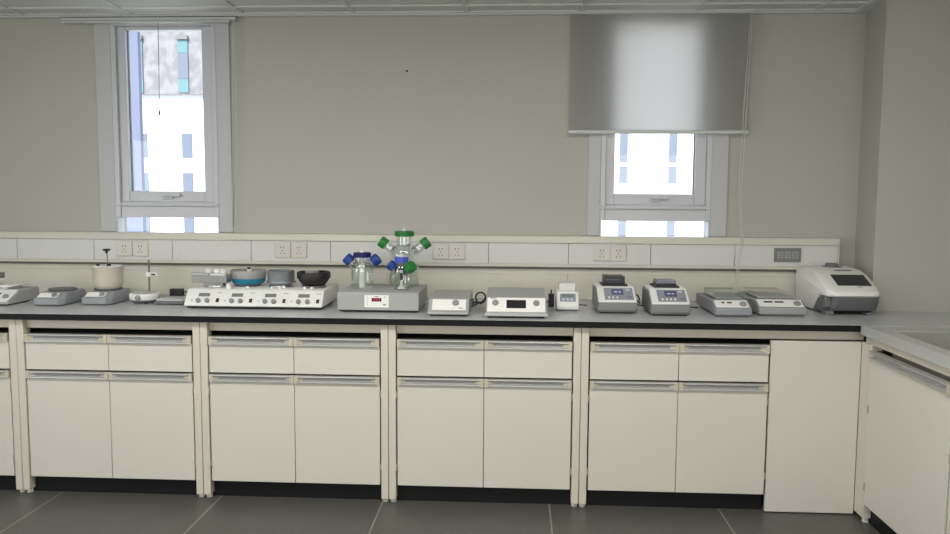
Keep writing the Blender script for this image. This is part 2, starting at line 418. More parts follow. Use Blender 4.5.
# ------------------------------------------------------------------ bench
W = .8576; X0 = -.0641; XC = 3.696
posts = [X0+k*W for k in range(-1, 4)]
XW0 = posts[0]-.045
t = thing('worktop', 'long grey laboratory worktop with a black front edge carrying the instruments', 'worktop', (0, 0, 0))
b = MB(); b.box(XW0, XC, -.028, ys-.001, .8225, H); b.box(XC, 3.93, -.026, ys-.001, .8225, H)
b.box(3.93, XR-.003, -.026, .4095, .8225, H)
bmesh.ops.remove_doubles(b.bm, verts=b.bm.verts, dist=1e-5)
b.build('slab', M_top, t, smooth=False)
b = MB(); b.box(XW0, XC-.0005, -.0325, -.0285, .8215, H-.0012); b.build('edge_band', M_edge, t, bevel=.001)

t = thing('bench_rail', 'cream steel rail running under the long worktop above all the drawers', 'bench rail', (0, 0, 0))
b = MB(); b.box(XW0+.01, 3.735, .052, .065, .776, .8212); b.build('rail_back', M_leg, t, smooth=False)
for xa, xb in zip([XW0+.01]+[x+.0345 for x in posts], [x-.0345 for x in posts]+[3.735]):
    if xb-xa > .02:
        b = MB(); b.box(xa, xb, .022, .0515, .776, .8212); b.build('rail_section', M_leg, t, bevel=.0015)
pairs = ['beyond the cabinet cut by the frame edge', 'beside the cabinet cut by the frame edge', 'between the pot cabinet and the heater cabinet',
         'below the digital stirrer', 'below the small white heater']
for x, w in zip(posts, pairs):
    for sg in (-1, 1):
        cx = x+sg*.0175
        o = thing('bench_support', 'cream steel bench upright, %s of the pair %s' % ('left' if sg < 0 else 'right', w), 'bench support', (cx, 0, 0), 0, 'paired cream bench uprights')
        b = MB(); b.box(-.0165, .0165, -.006, .0515, .016, .8208); b.build('post', M_leg, o, bevel=.003)
        b = MB(); b.cyl((0, .02, 0.0), .014, .016, n=16); b.build('foot', M_offw, o)

def handle_profile(z0, z1):
    h = z1-z0
    return [(-.002,z1),(-.016,z1-.001),(-.018,z1-.006),(-.0155,z1-.009),(-.006,z1-.011),(-.004,z0+h*.42),(-.0045,z0+h*.28),(-.013,z0+h*.22),(-.0145,z0+.002),(-.012,z0),(-.002,z0)]
def front_pair(parent, name, x, w, z0, zh, z1, sides):
    """one drawer or door front at local x..x+w; panel z0..zh, aluminium handle channel zh..z1"""
    b = MB(); b.box(x, x+w, -.002, .016, z0, zh); d = b.build(name, M_cab, parent, bevel=.0015)
    b = MB(); b.prism(handle_profile(zh+.0006, z1), x+.017, x+w-.017); b.build('handle', M_alu, d, ang=30)
    for q0, q1, sg in ((x, x+.0168, 1), (x+w-.0168, x+w, -1)):
        b = MB()
        xa, xo = (q1, q0) if sg > 0 else (q0, q1)
        o1 = [(xo, -.001), (xo, -.0135), (xa, -.0135), (xa+sg*.022, -.0065), (xa+sg*.022, -.0060), (xa, -.0060), (xa, -.001)]
        b.plan(o1, zh+.0105, z1-.0095); b.box(q0, q1, -.0135, -.001, zh+.0006, zh+.0105); b.box(q0, q1, -.0135, -.001, z1-.0095, z1)
        bmesh.ops.remove_doubles(b.bm, verts=b.bm.verts, dist=1e-5)
        b.build('end_cap', M_cap, d, smooth=False)
    b = MB(); b.box(x+.002, x+w-.002, -.001, .016, zh+.0008, z1-.002); b.build('backing', M_cap, d, smooth=False)
    if name == 'door':
        for zz in (.50, .165):
            xx = x-.006 if sides < 0 else x+w-.001
            b = MB(); b.box(xx-.001, xx+.008, -.0055, .012, zz-.016, zz+.016); b.build('hinge', M_hinge, d, bevel=.001)
    return d
def cabinet(x0, x1, label, deep=.58):
    w = x1-x0; o = thing('base_cabinet', label, 'cabinet', (x0, 0, 0), 0, 'base cabinets under the long worktop')
    b = MB(); b.box(.004, w-.004, .018, deep, .082, .752); b.build('body', M_dark, o, smooth=False)
    b = MB(); b.box(.002, w-.002, .03, .06, .0005, .0815); b.build('plinth', M_black, o, smooth=False)
    g = .0025; hw = w/2-g/2-.003
    for k in (0, 1):
        x = .003 if k == 0 else w/2+g/2
        front_pair(o, 'drawer', x, hw, .588, .716, .754, 0)
        front_pair(o, 'door', x, hw, .082, .547, .5815, -1 if k == 0 else 1)
    return o
cab_l = ['cream cabinet mostly cut off, left of the first paired legs, below the silver plated stirrer',
         'cream two door cabinet below the pot and the round stirrer',
         'cream two door cabinet below the four place heater',
         'cream two door cabinet below the wide white fronted stirrer',
         'cream two door cabinet beside the plain corner panel']
for k in range(5):
    xa = X0+(k-1)*W+.037; xb = xa+W-.074
    if k == 4: xb = 3.326
    cabinet(xa, xb, cab_l[k])
b = MB(); b.box(3.331, 3.7155, -.002, .016, .005, .772)
tag(b.build('corner_panel', M_cab, bevel=.0015), 'plain cream blanking panel filling the corner between the two benches', 'panel')

# ------------------------------------------------------------------ right hand sink bench
t = thing('sink_worktop', 'light grey sink worktop with a sunken basin on the bench by the column', 'worktop', (0, 0, 0))
xi0, xi1, yi1, yi0 = 3.768, 4.30, -.168, -1.20
b = MB()
YE = -2.1
b.box(XC, xi0, YE, -.0335, .811, H); b.box(xi1, XR-.003, YE, -.0335, .811, H)
b.box(xi0, xi1, yi1, -.0335, .811, H); b.box(xi0, xi1, YE, yi0, .811, H)
b.box(XC, XC+.012, YE, -.0335, H, H+.004); b.box(XC+.012, XR-.003, -.0455, -.0335, H, H+.002)
b.build('slab', M_rtop, t, smooth=False)
b = MB(); q = .004
b.box(xi0+.0005, xi0+q, yi0+.0005, yi1-.0005, .69, H-.003); b.box(xi1-q, xi1-.0005, yi0+.0005, yi1-.0005, .69, H-.003)
b.box(xi0+q, xi1-q, yi1-q, yi1-.0005, .69, H-.003); b.box(xi0+q, xi1-q, yi0+.0005, yi0+q, .69, H-.003); b.box(xi0+.0005, xi1-.0005, yi0+.0005, yi1-.0005, .686, .69)
b.build('basin', M_basin, t, smooth=False)

RX = 3.716
t = thing('side_bench_frame', 'cream steel frame of the sink bench with a leg in the corner', 'bench frame', (0, 0, 0))
b = MB(); b.box(RX+.002, RX+.032, YE+.01, -.036, .777, .8105); b.build('front_rail', M_leg, t, bevel=.0015)
b = MB(); b.box(RX, RX+.045, -.094, -.003, .022, .7765); lg = b.build('leg', M_leg, t, bevel=.002)
b = MB(); b.cyl((RX+.022, -.07, 0), .014, .022, n=14); b.build('foot', M_offw, lg)
def side_cabinet(y1, y0, label):
    """faces -x; front plane x = RX"""
    o = thing('sink_cabinet', label, 'cabinet', (RX, y1, 0), -PI/2, 'cabinets under the sink worktop')
    w = y1-y0
    b = MB(); b.box(.002, w-.002, .03, .05, .0005, .088); b.build('plinth', M_black, o, smooth=False)
    b = MB(); b.box(.004, w-.004, .018, .68, .089, .12); b.box(.004, .02, .018, .68, .12, .752); b.box(w-.02, w-.004, .018, .68, .12, .752); b.box(.02, w-.02, .66, .68, .12, .68)
    b.build('body', M_dark, o, smooth=False)
    d = front_pair(o, 'door', .003, w-.006, .088, .722, .757, -1)
    return o
side_cabinet(-.098, -.722, 'cream door cabinet under the sink next to the corner leg')
side_cabinet(-.728, -1.352, 'cream door cabinet under the sink cut by the edge, nearer the viewer')

# ------------------------------------------------------------------ instruments
def knob_on(parent, M, x, y, r, h=.010, m=None, name='knob'):
    b = MB(); b.lathe([(0,0),(r*1.0,0),(r,h*.55),(r*.85,h*.9),(r*.7,h),(0,h)], (x, y, .0), M, 20); return b.build(name, m or M_knob, parent)
def onslope(parent, M, name, m, x0, x1, y0, y1, h0=.0, h1=.0012, bevel=0):
    b = MB(); b.box(x0, x1, y0, y1, h0, h1, M); return b.build(name, m, parent, bevel=bevel, smooth=bevel > 0)

Z0 = H+.0005
def small_stirrer(x, y, label, rz=0):
    """low grey box stirrer, sloping front with a white control strip; x is the front left corner"""
    o = thing('magnetic_stirrer', label, 'stirrer', (x, y, Z0), rz)
    w, d = .144, .228
    b = MB(); b.plan([(.004,.0),(w-.022,.0),(w,.03),(w,d-.01),(w-.01,d),(.01,d),(0,d-.01),(0,.01)], .004, .038); b.build('base', M_gs, o, bevel=.004)
    b = MB()
    # upper housing: plan outline lifted with a sloping front
    out = [(.004,.0),(w-.022,.0),(w,.03),(w,d-.01),(w-.01,d),(.01,d),(0,d-.01),(0,.01)]
    top = [(.006,.052),(w-.026,.052),(w-.006,.066),(w-.006,d-.014),(w-.014,d-.006),(.014,d-.006),(.006,d-.014),(.006,.058)]
    n = len(out)
    vs = [(a, c, .032) for a, c in out] + [(a, c, .061) for a, c in top]
    b.face(vs, [tuple(range(n-1,-1,-1)), tuple(range(n,2*n))] + [(i,(i+1)%n,(i+1)%n+n,i+n) for i in range(n)])
    b.build('housing', M_gs, o, bevel=.004)
    M, L = slope(.004, .0345, .050, .0605)
    onslope(o, M, 'control_panel', M_panelw, .014, w-.034, .010, L-.006, .0005, .0022, .0006)
    knob_on(o, Matrix.Translation((0,0,0)) @ M, .093, L*.5, .0125, .014)
    for q in ((.02,.02),(w-.03,.02),(.02,d-.02),(w-.02,d-.02)): pass
    return o
# first: partly outside the frame, with the wide pale plate
o = thing('hotplate_stirrer', 'white fronted hotplate stirrer with a wide pale plate, cut by the frame edge', 'stirrer', (-.435, .195, Z0), 0)
w, d = .205, .255
b = MB(); b.prism([(.0,.006),(.0,.020),(.095,.066),(d,.066),(d,.012),(.20,.004)], 0, w); b.build('housing', M_grey, o, bevel=.005)
M, L = slope(.0, .020, .095, .066)
onslope(o, M, 'control_panel', M_panelw, .004, w-.006, -.003, L-.001, .0003, .003, .001)
knob_on(o, M, w-.032, L*.36, .014, .014); knob_on(o, M, .045, L*.42, .014, .014)
onslope(o, M, 'display', M_lcd, .075, .135, L*.25, L*.7, .0028, .0036)
b = MB(); b.cyl((.085, .172, .0665), .068, .014, n=32); b.build('heater_collar', M_steel, o)
b = MB(); b.plan([(.006,.09),(w-.046,.09),(w-.038,.098),(w-.038,.235),(w-.048,.245),(.01,.245),(.0,.235),(.0,.098)], .081, .090); b.build('heating_plate', M_white, o, bevel=.003)
each(o, 'foot', M_rub, cyls=[((.03,.03,0), .009, .006), ((w-.02,.03,0), .009, .006), ((.03,d-.06,0), .009, .010), ((w-.03,d-.06,0), .009, .010)])
o = thing('sample_block', 'small brownish grey block held over the wide pale plate at the frame edge', 'block', (-.352, .30, H+.0945))
b = MB(); b.cyl((0,0,0), .006, .03, n=12); b.build('stem', M_steeld, o)
b = MB(); b.plan([(-.035,-.02),(.028,-.02),(.034,-.012),(.034,.014),(.028,.02),(-.035,.02)], .03, .058); b.build('block', M_greyd, o, bevel=.004)

o = small_stirrer(-.113, .207, 'low grey stirrer with a round dark plate and nothing on it, left of the pot')
b = MB(); b.lathe([(0,0),(.060,0),(.064,.002),(.066,.006),(.064,.009),(0,.009)], (.064, .145, .0615), n=40); b.build('top_plate', M_plate, o)
o = small_stirrer(.098, .255, 'low grey stirrer carrying the cream pot')
b = MB(); b.lathe([(0,0),(.062,0),(.066,.003),(.066,.008),(0,.008)], (.063, .143, .0615), n=40); b.build('top_plate', M_plate, o)
# pot
o = thing('heating_pot', 'cream round pot with a flat lid and a thin rod ending in a black knob', 'pot', (.161, .40, H+.0705))
b = MB(); b.lathe([(0,0),(.058,0),(.068,.012),(.071,.03),(.0725,.098),(.0755,.104),(.0755,.110),(.072,.110),(.070,.10),(0,.10)], n=48); b.build('bowl', M_pot, o, ang=50)
b = MB(); b.lathe([(0,0),(.0695,0),(.0695,.009),(.066,.013),(0,.013)], (0,0,.1005), n=48); b.build('lid', M_white, o)
each(o, 'stopper', M_rub, cyls=[((-.034, -.03, .1137), .008, .008), ((.022, -.03, .1137), .010, .009)])
b = MB(); b.tube([(0,0,.1137),(.0,0,.150),(-.003,0,.180)], .0022, 8); b.build('rod', M_steeld, o)
b = MB(); b.lathe([(0,0),(.005,.0),(.006,.010),(.016,.013),(.018,.018),(.016,.022),(0,.022)], (-.003,0,.175), n=24); b.build('rod_knob', M_rub, o)

# small round stirrer
o = thing('round_stirrer', 'small round white stirrer with an upright rod, between the pot and the flat scale', 'stirrer', (.357, .38, Z0))
b = MB(); b.lathe([(0,.004),(.052,.004),(.061,.010),(.065,.015),(0,.015)], n=48); b.build('base', M_greyd, o)
b = MB(); b.lathe([(.064,.0155),(.070,.020),(.073,.034),(.073,.043),(.070,.048),(.058,.050),(0,.050),(0,.0155)], n=56); b.build('housing', M_white, o)
b = MB(); b.lathe([(0,0),(.058,0),(.061,.002),(.058,.004),(0,.004)], (0,0,.0503), n=48); b.build('top_plate', M_greyl, o)
knob_on(o, Matrix.Translation((0,-.070,.032)) @ Matrix.Rotation(PI/2,4,'X'), .0, 0, .0135, .012)
each(o, 'foot', M_rub, cyls=[((.05*math.cos(k*2.1-1), .05*math.sin(k*2.1-1), 0), .007, .0038) for k in range(3)])
b = MB(); b.cylto((.011,.03,.0545), (.011,.03,.213), .0042, 12); b.build('support_rod', M_steeld, o)
b = MB(); b.box(.000, .022, .016, .044, .128, .150); b.box(.022, .058, .020, .036, .132, .148); b.build('clamp', M_white, o, bevel=.003)
b = MB(); b.box(.030, .048, .0165, .0198, .136, .143); b.build('clamp_label', M_rub, o, smooth=False)

# flat scale with adapter
o = thing('flat_scale', 'thin grey flat scale lying low in front of the black adapter', 'scale', (.428, .310, Z0))
b = MB(); b.plan([(0,.02),(.012,.0),(.150,.0),(.172,.03),(.172,.15),(.03,.15)], .003, .014); b.build('base', M_greyd, o, bevel=.003)
b = MB(); b.plan([(.008,.025),(.018,.008),(.146,.008),(.165,.034),(.165,.143),(.034,.143)], .0145, .026); b.build('pan', M_greyl, o, bevel=.004)
b = MB(); b.plan([(.012,.020),(.020,.006),(.13,.006),(.13,.011),(.022,.011)], .0262, .029); b.build('front_lip', M_offw, o, bevel=.001)
o = thing('power_adapter', 'black mains adapter lying behind the thin flat scale', 'adapter', (.440, .475, Z0))
b = MB(); b.box(0, .066, .0, .035, 0, .058); b.build('case', M_rub, o, bevel=.004)
b = MB(); b.tube(sm([(.060,.01,.02),(.08,.01,.016),(.11,.015,.014),(.14,.02,.012)]), .003, 8); b.build('cord', M_cable, o)
b = MB(); b.tube(sm([(.062,.02,.035),(.075,.018,.045),(.085,.03,.03),(.1,.04,.02)]), .003, 8); b.build('cord', M_cable, o)

# four place heater
HX, HY, HW, HD = .640, .188, .665, .35
o = thing('four_place_heater', 'long white four place hotplate stirrer with four displays and bowls on top', 'hotplate', (HX, HY, Z0))
b = MB(); b.prism([(.0,.012),(-.004,.020),(.048,.085),(.056,.089),(HD,.089),(HD,.030),(.28,.012)], 0, HW); b.build('housing', M_white, o, bevel=.004)
b = MB(); b.box(.01, HW-.01, .012, .28, .004, .0118); b.build('underside', M_rub, o, smooth=False)
M, L = slope(-.004, .020, .048, .085)
each(o, 'foot', M_rub, cyls=[((q[0],q[1],0), .012, .004) for q in ((.04,.03),(HW-.04,.03),(.04,HD-.09),(HW-.04,HD-.09))])
for k in range(4):
    x = k*.161
    onslope(o, M, 'display', M_lcd, x+.062, x+.116, L*.56, L*.78, .0002, .0016)
    knob_on(o, M, x+.068, L*.25, .0115, .015); knob_on(o, M, x+.111, L*.25, .0115, .015)
    s = onslope(o, M, 'power_switch', M_rub, x+.152, x+.166, L*.18, L*.42, .0002, .004, .0008)
    onslope(s, M, 'switch_mark', mat('switch_red', (120, 50, 40), .5, var=0), x+.155, x+.163, L*.21, L*.29, .0042, .0046)
    onslope(o, M, 'brand_print', M_text, x+.150, x+.172, L*.80, L*.84, .0002, .0007)
    for q in (.035, .13): onslope(o, M, 'print_mark', M_text, x+q*.3+.02, x+q*.3+.028, L*.27, L*.33, .0002, .0006) if q < .1 else None
ztop = Z0+.089
px_ = [.742, .882, 1.058, 1.222]; py_ = [.345, .400, .365, .365]
for k in range(4):
    b = MB(); b.lathe([(0,0),(.058,0),(.060,.003),(.058,.010),(0,.010)], (px_[k]-HX, py_[k]-HY, .0893), n=36); b.build('heating_disc', M_plate if k in (1,3) else M_steel, o)
zt = ztop+.0105
# a: aluminium block
o = thing('sample_rack_block', 'grey rectangular metal block on the first place of the four place heater', 'block', (px_[0], py_[0], zt))
b = MB(); b.box(-.048, .050, -.055, -.005, 0.0, .016); b.build('pedestal', M_steel, o, bevel=.002)
b = MB(); b.box(-.096, .076, -.075, -.010, .0163, .052); b.build('block', M_steel, o, bevel=.002)
b = MB(); b.box(-.101, -.01, -.077, -.006, .0523, .062); b.build('clamp_plate', M_greyl, o, bevel=.002)
b = MB(); b.box(-.008, .070, -.073, -.012, .0523, .060); b.build('cover', M_offw, o, bevel=.002)
for q in ((-.026, -.045),(.015,-.045),(.047,-.048)):
    b = MB(); b.lathe([(0,0),(.014,0),(.016,.012),(.010,.018),(0,.020)], (q[0], q[1]+.01, .0605 if q[0] > -.008 else .0625), n=16); b.build('cap', M_white, o)
# b: blue bowl
o = thing('teal_bowl', 'round bowl with teal lower half and frosted grey rim on the long heater', 'bowl', (px_[1], py_[1], zt))
b = MB(); b.lathe([(0,0),(.066,0),(.078,.008),(.084,.020),(.086,.030),(0,.030)], n=48); b.build('base', M_teal, o)
b = MB(); b.lathe([(.0860,.0305),(.087,.034),(.088,.066),(.086,.069),(.082,.069),(.080,.034),(0,.034),(0,.0305)], n=48); b.build('rim', M_frost, o)
o = thing('clip_marker', 'tiny black clip standing on the frosted rim of the teal bowl', 'clip', (px_[1]-.013, py_[1]+.05, zt+.0345))
b = MB(); b.box(-.010, .012, -.006, .006, 0, .046); b.build('clip_body', M_white, o, bevel=.001)
b = MB(); b.box(-.008, .010, -.0075, -.0062, .034, .044); b.build('clip_tab', M_rub, o, smooth=False)
# c: grey bowl
o = thing('metal_bowl', 'straight sided grey metal bowl with a flange, third place of the heater', 'bowl', (px_[2], py_[2], zt))
b = MB(); b.lathe([(0,0),(.052,0),(.055,.010),(.072,.012),(.074,.016),(.072,.021),(.065,.023),(.0655,.066),(.068,.070),(.066,.072),(.062,.070),(.061,.03),(0,.03)], n=48); b.build('bowl_wall', mat('dull_aluminium', (140,144,148), .35, .5, var=.05), o, ang=50)
# d: black bowl
o = thing('black_bowl', 'black tapered bowl with a thick rim, last place of the heater', 'bowl', (px_[3], py_[3], zt))
b = MB(); b.lathe([(0,0),(.050,0),(.060,.008),(.074,.028),(.075,.033),(.081,.036),(.082,.062),(.079,.067),(.072,.067),(.070,.04),(0,.036)], n=48); b.build('bowl_wall', M_blackp, o, ang=50)
b = MB(); b.lathe([(0,0),(.034,0),(.034,.010),(0,.012)], (-.012,.01,.062), n=24)
b.build('inner_ring', M_frost, o)
for (x, y, lab) in ((.832, .262, 'before the teal bowl, tallest of them'), (px_[1]+.035, .283, 'under the teal bowl'), (px_[2]-.02, .283, 'under the grey metal bowl, first'), (px_[2]+.018, .283, 'under the grey metal bowl, second'), (px_[3]-.025, .283, 'under the black bowl, first'), (px_[3]+.012, .283, 'under the black bowl, second')):
    b = MB(); b.lathe([(0,0),(.0085,0),(.0085,.006),(.006,.010),(0,.011)], n=14)
    s = b.build('white_stopper', M_white); s.location = (x, y, ztop+.0003)
    if 'tallest' in lab: s.scale = (1.5, 1.5, 2.4)
    tag(s, 'small white stopper on the heater top '+lab, 'stopper', 'white stoppers on the heater')

# big grey stirrer with LED
SX, SY, SW, SD = 1.388, .145, .381, .36
o = thing('digital_stirrer', 'wide grey stirrer with a red digital display carrying the glass bottles', 'stirrer', (SX, SY, Z0))
b = MB(); b.prism([(.0,.010),(.0,.090),(.006,.095),(SD,.095),(SD,.010)], 0, SW); b.build('housing', M_grey, o, bevel=.003)
b = MB(); b.box(.008, SW-.008, .008, SD-.008, .004, .0098); b.build('underside', M_rub, o, smooth=False)
each(o, 'foot', M_rub, cyls=[((q[0],q[1],0), .012, .004) for q in ((.03,.03),(SW-.03,.03),(.03,SD-.03),(SW-.03,SD-.03))])
b = MB(); b.box(.128, .242, -.0018, -.0002, .024, .082); pn = b.build('control_panel', M_panelw, o, bevel=.0006)
b = MB(); b.box(.162, .208, -.0032, -.0019, .052, .068); b.build('led_display', M_redled, pn, smooth=False)
b = MB()
for k in range(3):
    xx = .169+k*.012
    for zz in (.056, .060, .064): b.box(xx, xx+.006, -.0038, -.0033, zz-.0006, zz+.0006)
    b.box(xx+.0055, xx+.0065, -.0038, -.0033, .056, .064)
b.build('led_digits', M_red, pn, smooth=False)
b = MB()
for k in range(5): b.cylto((.141, -.0019, .036+k*.009), (.141, -.003, .036+k*.009), .0022, 10)
b.cylto((.223, -.0019, .072), (.223, -.003, .072), .0028, 10); b.box(.215, .228, -.003, -.0019, .034, .041)
b.build('button', M_knob, pn)
b = MB(); b.box(.176, .194, -.0025, -.0019, .0725, .0765); b.build('brand_print', mat('print_red', (170, 80, 80), .6, var=0), pn, smooth=False)
zb = Z0+.0955
def cap(M, r, h, m, parent, name='screw_cap'):
    b = MB(); n = 40
    prof = [(0,0),(r*.97,0),(r,h*.08),(r,h*.9),(r*.93,h),(0,h)]
    b.lathe(prof, (0,0,0), M, n)
    # ribs
    for k in range(20):
        a = 2*PI*k/20
        R = M @ Matrix.Rotation(a, 4, 'Z')
        b.box(r*.98, r*1.035, -r*.06, r*.06, h*.1, h*.88, R)
    return b.build(name, m, parent)
def shell(prof, parent, name, c=(0,0,0), M=None, th=.0022):
    b = MB(); inner = [(max(r-th, 0.0), z+(th if i == 0 else 0)) for i, (r, z) in enumerate(prof)]
    pr = [(0, prof[0][1])] + prof + inner[::-1] + [(0, prof[0][1]+th)]
    b.lathe(pr, c, M, 40); return b.build(name, M_bottle, parent, ang=50)
def bottle(x, y, label, R, hb, hs, rn, zc, hc, capm, arms, rz=0):
    """body radius R up to hb, shoulder to hs, neck radius rn, centre cap from zc; arms: (angle, height, length, tilt, cap radius, material)"""
    o = thing('spinner_bottle', label, 'bottle', (x, y, zb), rz)
    prof = [(R*.92,0),(R,.008),(R,hb)]
    for k in range(1, 7):
        a = k/6*PI/2; prof.append((rn+(R-rn)*math.cos(a), hb+(hs-hb)*math.sin(a)))
    prof += [(rn, zc+.003)]
    shell(prof, o, 'glass_body')
    cap(Matrix.Translation((0,0,zc)), rn*1.22, hc, capm, o)
    b = MB(); b.lathe([(0,0),(.010,0),(.010,.010),(.006,.014),(0,.014)], (0,0,zc+hc+.0003), n=16); b.build('cap_fitting', M_clearw, o)
    for (ang, z, r0, ln, tilt, rc, m) in arms:
        A = Matrix.Rotation(ang, 4, 'Z') @ Matrix.Translation((r0, 0, z)) @ Matrix.Rotation(tilt, 4, 'Y')
        shell([(rc*.80, 0), (rc*.80, ln)], o, 'side_neck', M=A)
        cap(A @ Matrix.Translation((0,0,ln-.006)), rc, rc*1.35, m, o)
    return o
oA = bottle(1.476, .30, 'small glass bottle with one navy and two blue caps on the digital stirrer', .053, .085, .128, .034, .150, .023, M_navycap,
       [(PI*.98, .105, .030, .038, .85, .026, M_bluecap), (-.08, .105, .030, .038, .85, .026, M_bluecap)])
b = MB(); b.lathe([(0,0),(.015,0),(.016,.02),(.013,.11),(0,.11)], (.0,0,.004), n=20); b.build('inner_tube', M_clearw, oA)
b = MB(); b.tube([(0,0,.115),(0,0,.149)], .003, 8); b.build('stir_shaft', M_clearw, oA)
oB = bottle(1.664, .418, 'tall clear glass bottle with green screw caps at the back of the digital stirrer', 
       .073, .148, .205, .038, .246, .027, M_green,
       [(PI, .170, .045, .062, .95, .027, M_green), (.05, .170, .045, .062, .95, .027, M_green)])
b = MB(); b.tube([(0,0,.05),(0,0,.245)], .004, 8); b.build('stir_shaft', M_steel, oB)
oC = bottle(1.672, .262, 'small glass bottle with cornflower centre cap, standing before the tall green capped bottle', 
       .038, .085, .120, .026, .130, .026, M_palecap,
       [(PI*1.10, .086, .018, .034, .80, .022, M_navycap if False else M_bluecap), (-.62, .084, .022, .034, .95, .026, M_green)])
b = MB(); b.box(-.006, .006, -.006, .006, .045, .112); b.build('stir_shaft', M_rub, oC, bevel=.002)
b = MB(); b.lathe([(0,0),(.020,0),(.014,.010),(.006,.016),(.005,.040),(0,.040)], (0,0,.004), n=20); b.build('impeller', M_clearw, oC)

# grey stirrer with plain white panel
def wedge(x, y, w, d, hf, ys_, hs, hb, label, name='flat_stirrer', lip=.02):
    o = thing(name, label, 'stirrer', (x, y, Z0))
    b = MB(); b.prism([(0,.008),(0,hf),(lip,hf+.003),(ys_,hs),(d,hb),(d,.008)], 0, w); b.build('housing', M_grey, o, bevel=.004)
    b = MB(); b.box(.012, w-.012, .010, d-.01, .003, .0078); b.build('underside', M_rub, o, smooth=False)
    each(o, 'foot', M_rub, cyls=[((q[0],q[1],0), .010, .003) for q in ((.02,.025),(w-.02,.025),(.02,d-.025),(w-.02,d-.025))])
    M, L = slope(lip, hf+.003, ys_, hs)
    return o, M, L
o, M, L = wedge(1.820, .052, .186, .33, .020, .062, .074, .082, 'plain grey stirrer with a blank white panel and one knob, beside the bottles', lip=.014)
p = onslope(o, M, 'control_panel', M_panelw, .018, .172, .004, L-.006, .0003, .0020, .0006)
knob_on(o, M, .125, L*.62, .015, .012); onslope(o, M, 'brand_print', M_text, .140, .160, L*.18, L*.26, .0021, .0026)
b = MB(); b.tube(sm([(.186,.20,.05),(.196,.19,.056),(.196,.18,.04),(.192,.17,.02)]), .003, 8); b.build('side_clip', M_cable, o)
# coil of cable
o = thing('coiled_cable', 'coiled black mains cable lying between the plain grey stirrer and the wide white fronted stirrer', 'cable', (2.018, .42, Z0-.000))
pts = [(.026+.025*math.cos(a), .006*math.sin(a*.5), .040+.027*math.sin(a)) for a in [i*PI/8 for i in range(0, 24)]]
b = MB(); b.tube(pts, .0038, 8); b.build('coil', M_cable, o)
b = MB(); b.tube(sm([(-.02,-.02,.006),(-.005,-.01,.018),(.02,-.012,.016),(.04,-.004,.024),(.05,0,.04)]), .0055, 8); b.tube(sm([(-.015,-.03,.004),(.0,-.025,.008),(.02,-.02,.020),(.03,-.01,.012)]), .005, 8)
b.build('bundle', M_cable, o)

o, M, L = wedge(2.084, .026, .272, .34, .022, .064, .086, .100, 'wide grey stirrer with a white front, dark screen and two knobs', lip=.012)
p = onslope(o, M, 'control_panel', M_panelw, .006, .266, .002, L-.003, .0003, .0022, .0006)
onslope(o, M, 'display', M_lcdd, .092, .180, L*.26, L*.80, .0023, .0034)
knob_on(o, M, .042, L*.60, .0145, .012); knob_on(o, M, .226, L*.60, .0145, .012)
onslope(o, M, 'brand_print', M_text, .020, .046, L*.88, L*.94, .0023, .0028)
b = MB(); b.box(-.004, .276, -.005, .0, .010, .024); b.build('front_lip', M_greyl, o, bevel=.002)

# small white heater block
o = thing('mini_dry_bath', 'small white dry bath with a raised white block and dark window panel', 'heater', (2.412, .262, Z0))
b = MB(); b.prism([(0,.008),(-.004,.030),(.030,.086),(.036,.091),(.15,.091),(.15,.008)], 0, .105); b.build('housing', M_white, o, bevel=.006, seg=3)
b = MB(); b.box(.012, .093, .008, .14, .0, .0078); b.build('foot', M_greyd, o, smooth=False)
b = MB(); b.box(.013, .091, .045, .125, .0913, .130); b.build('heating_block', M_offw, o, bevel=.004)
M, L = slope(-.004, .030, .030, .086)
p = onslope(o, M, 'control_panel', mat('panel_blue_grey', (128, 138, 146), .35, var=0), .016, .090, L*.30, L*.92, .0003, .0020, .0008)
onslope(o, M, 'display', M_lcd, .026, .080, L*.66, L*.86, .0021, .003)
for k in range(3): onslope(o, M, 'button', M_digits, .026+k*.020, .038+k*.020, L*.38, L*.52, .0021, .0034)
b = MB(); b.tube(sm([(.105,.12,.02),(.125,.12,.016),(.14,.118,.016),(.15,.11,.014)]), .003, 8); b.build('cord', M_cable, o)
o = thing('plug_adapter', 'black plug adapter standing between the wide white fronted stirrer and the small white heater', 'adapter', (2.379, .41, Z0))
b = MB(); b.box(.0, .028, .0, .03, 0, .065); b.box(.010, .018, .01, .02, .065, .085); b.build('case', M_rub, o, bevel=.003)
b = MB(); b.tube(sm([(0,.015,.022),(-.008,.014,.022),(-.012,.013,.010)]), .0035, 8); b.build('cord', M_cable, o)

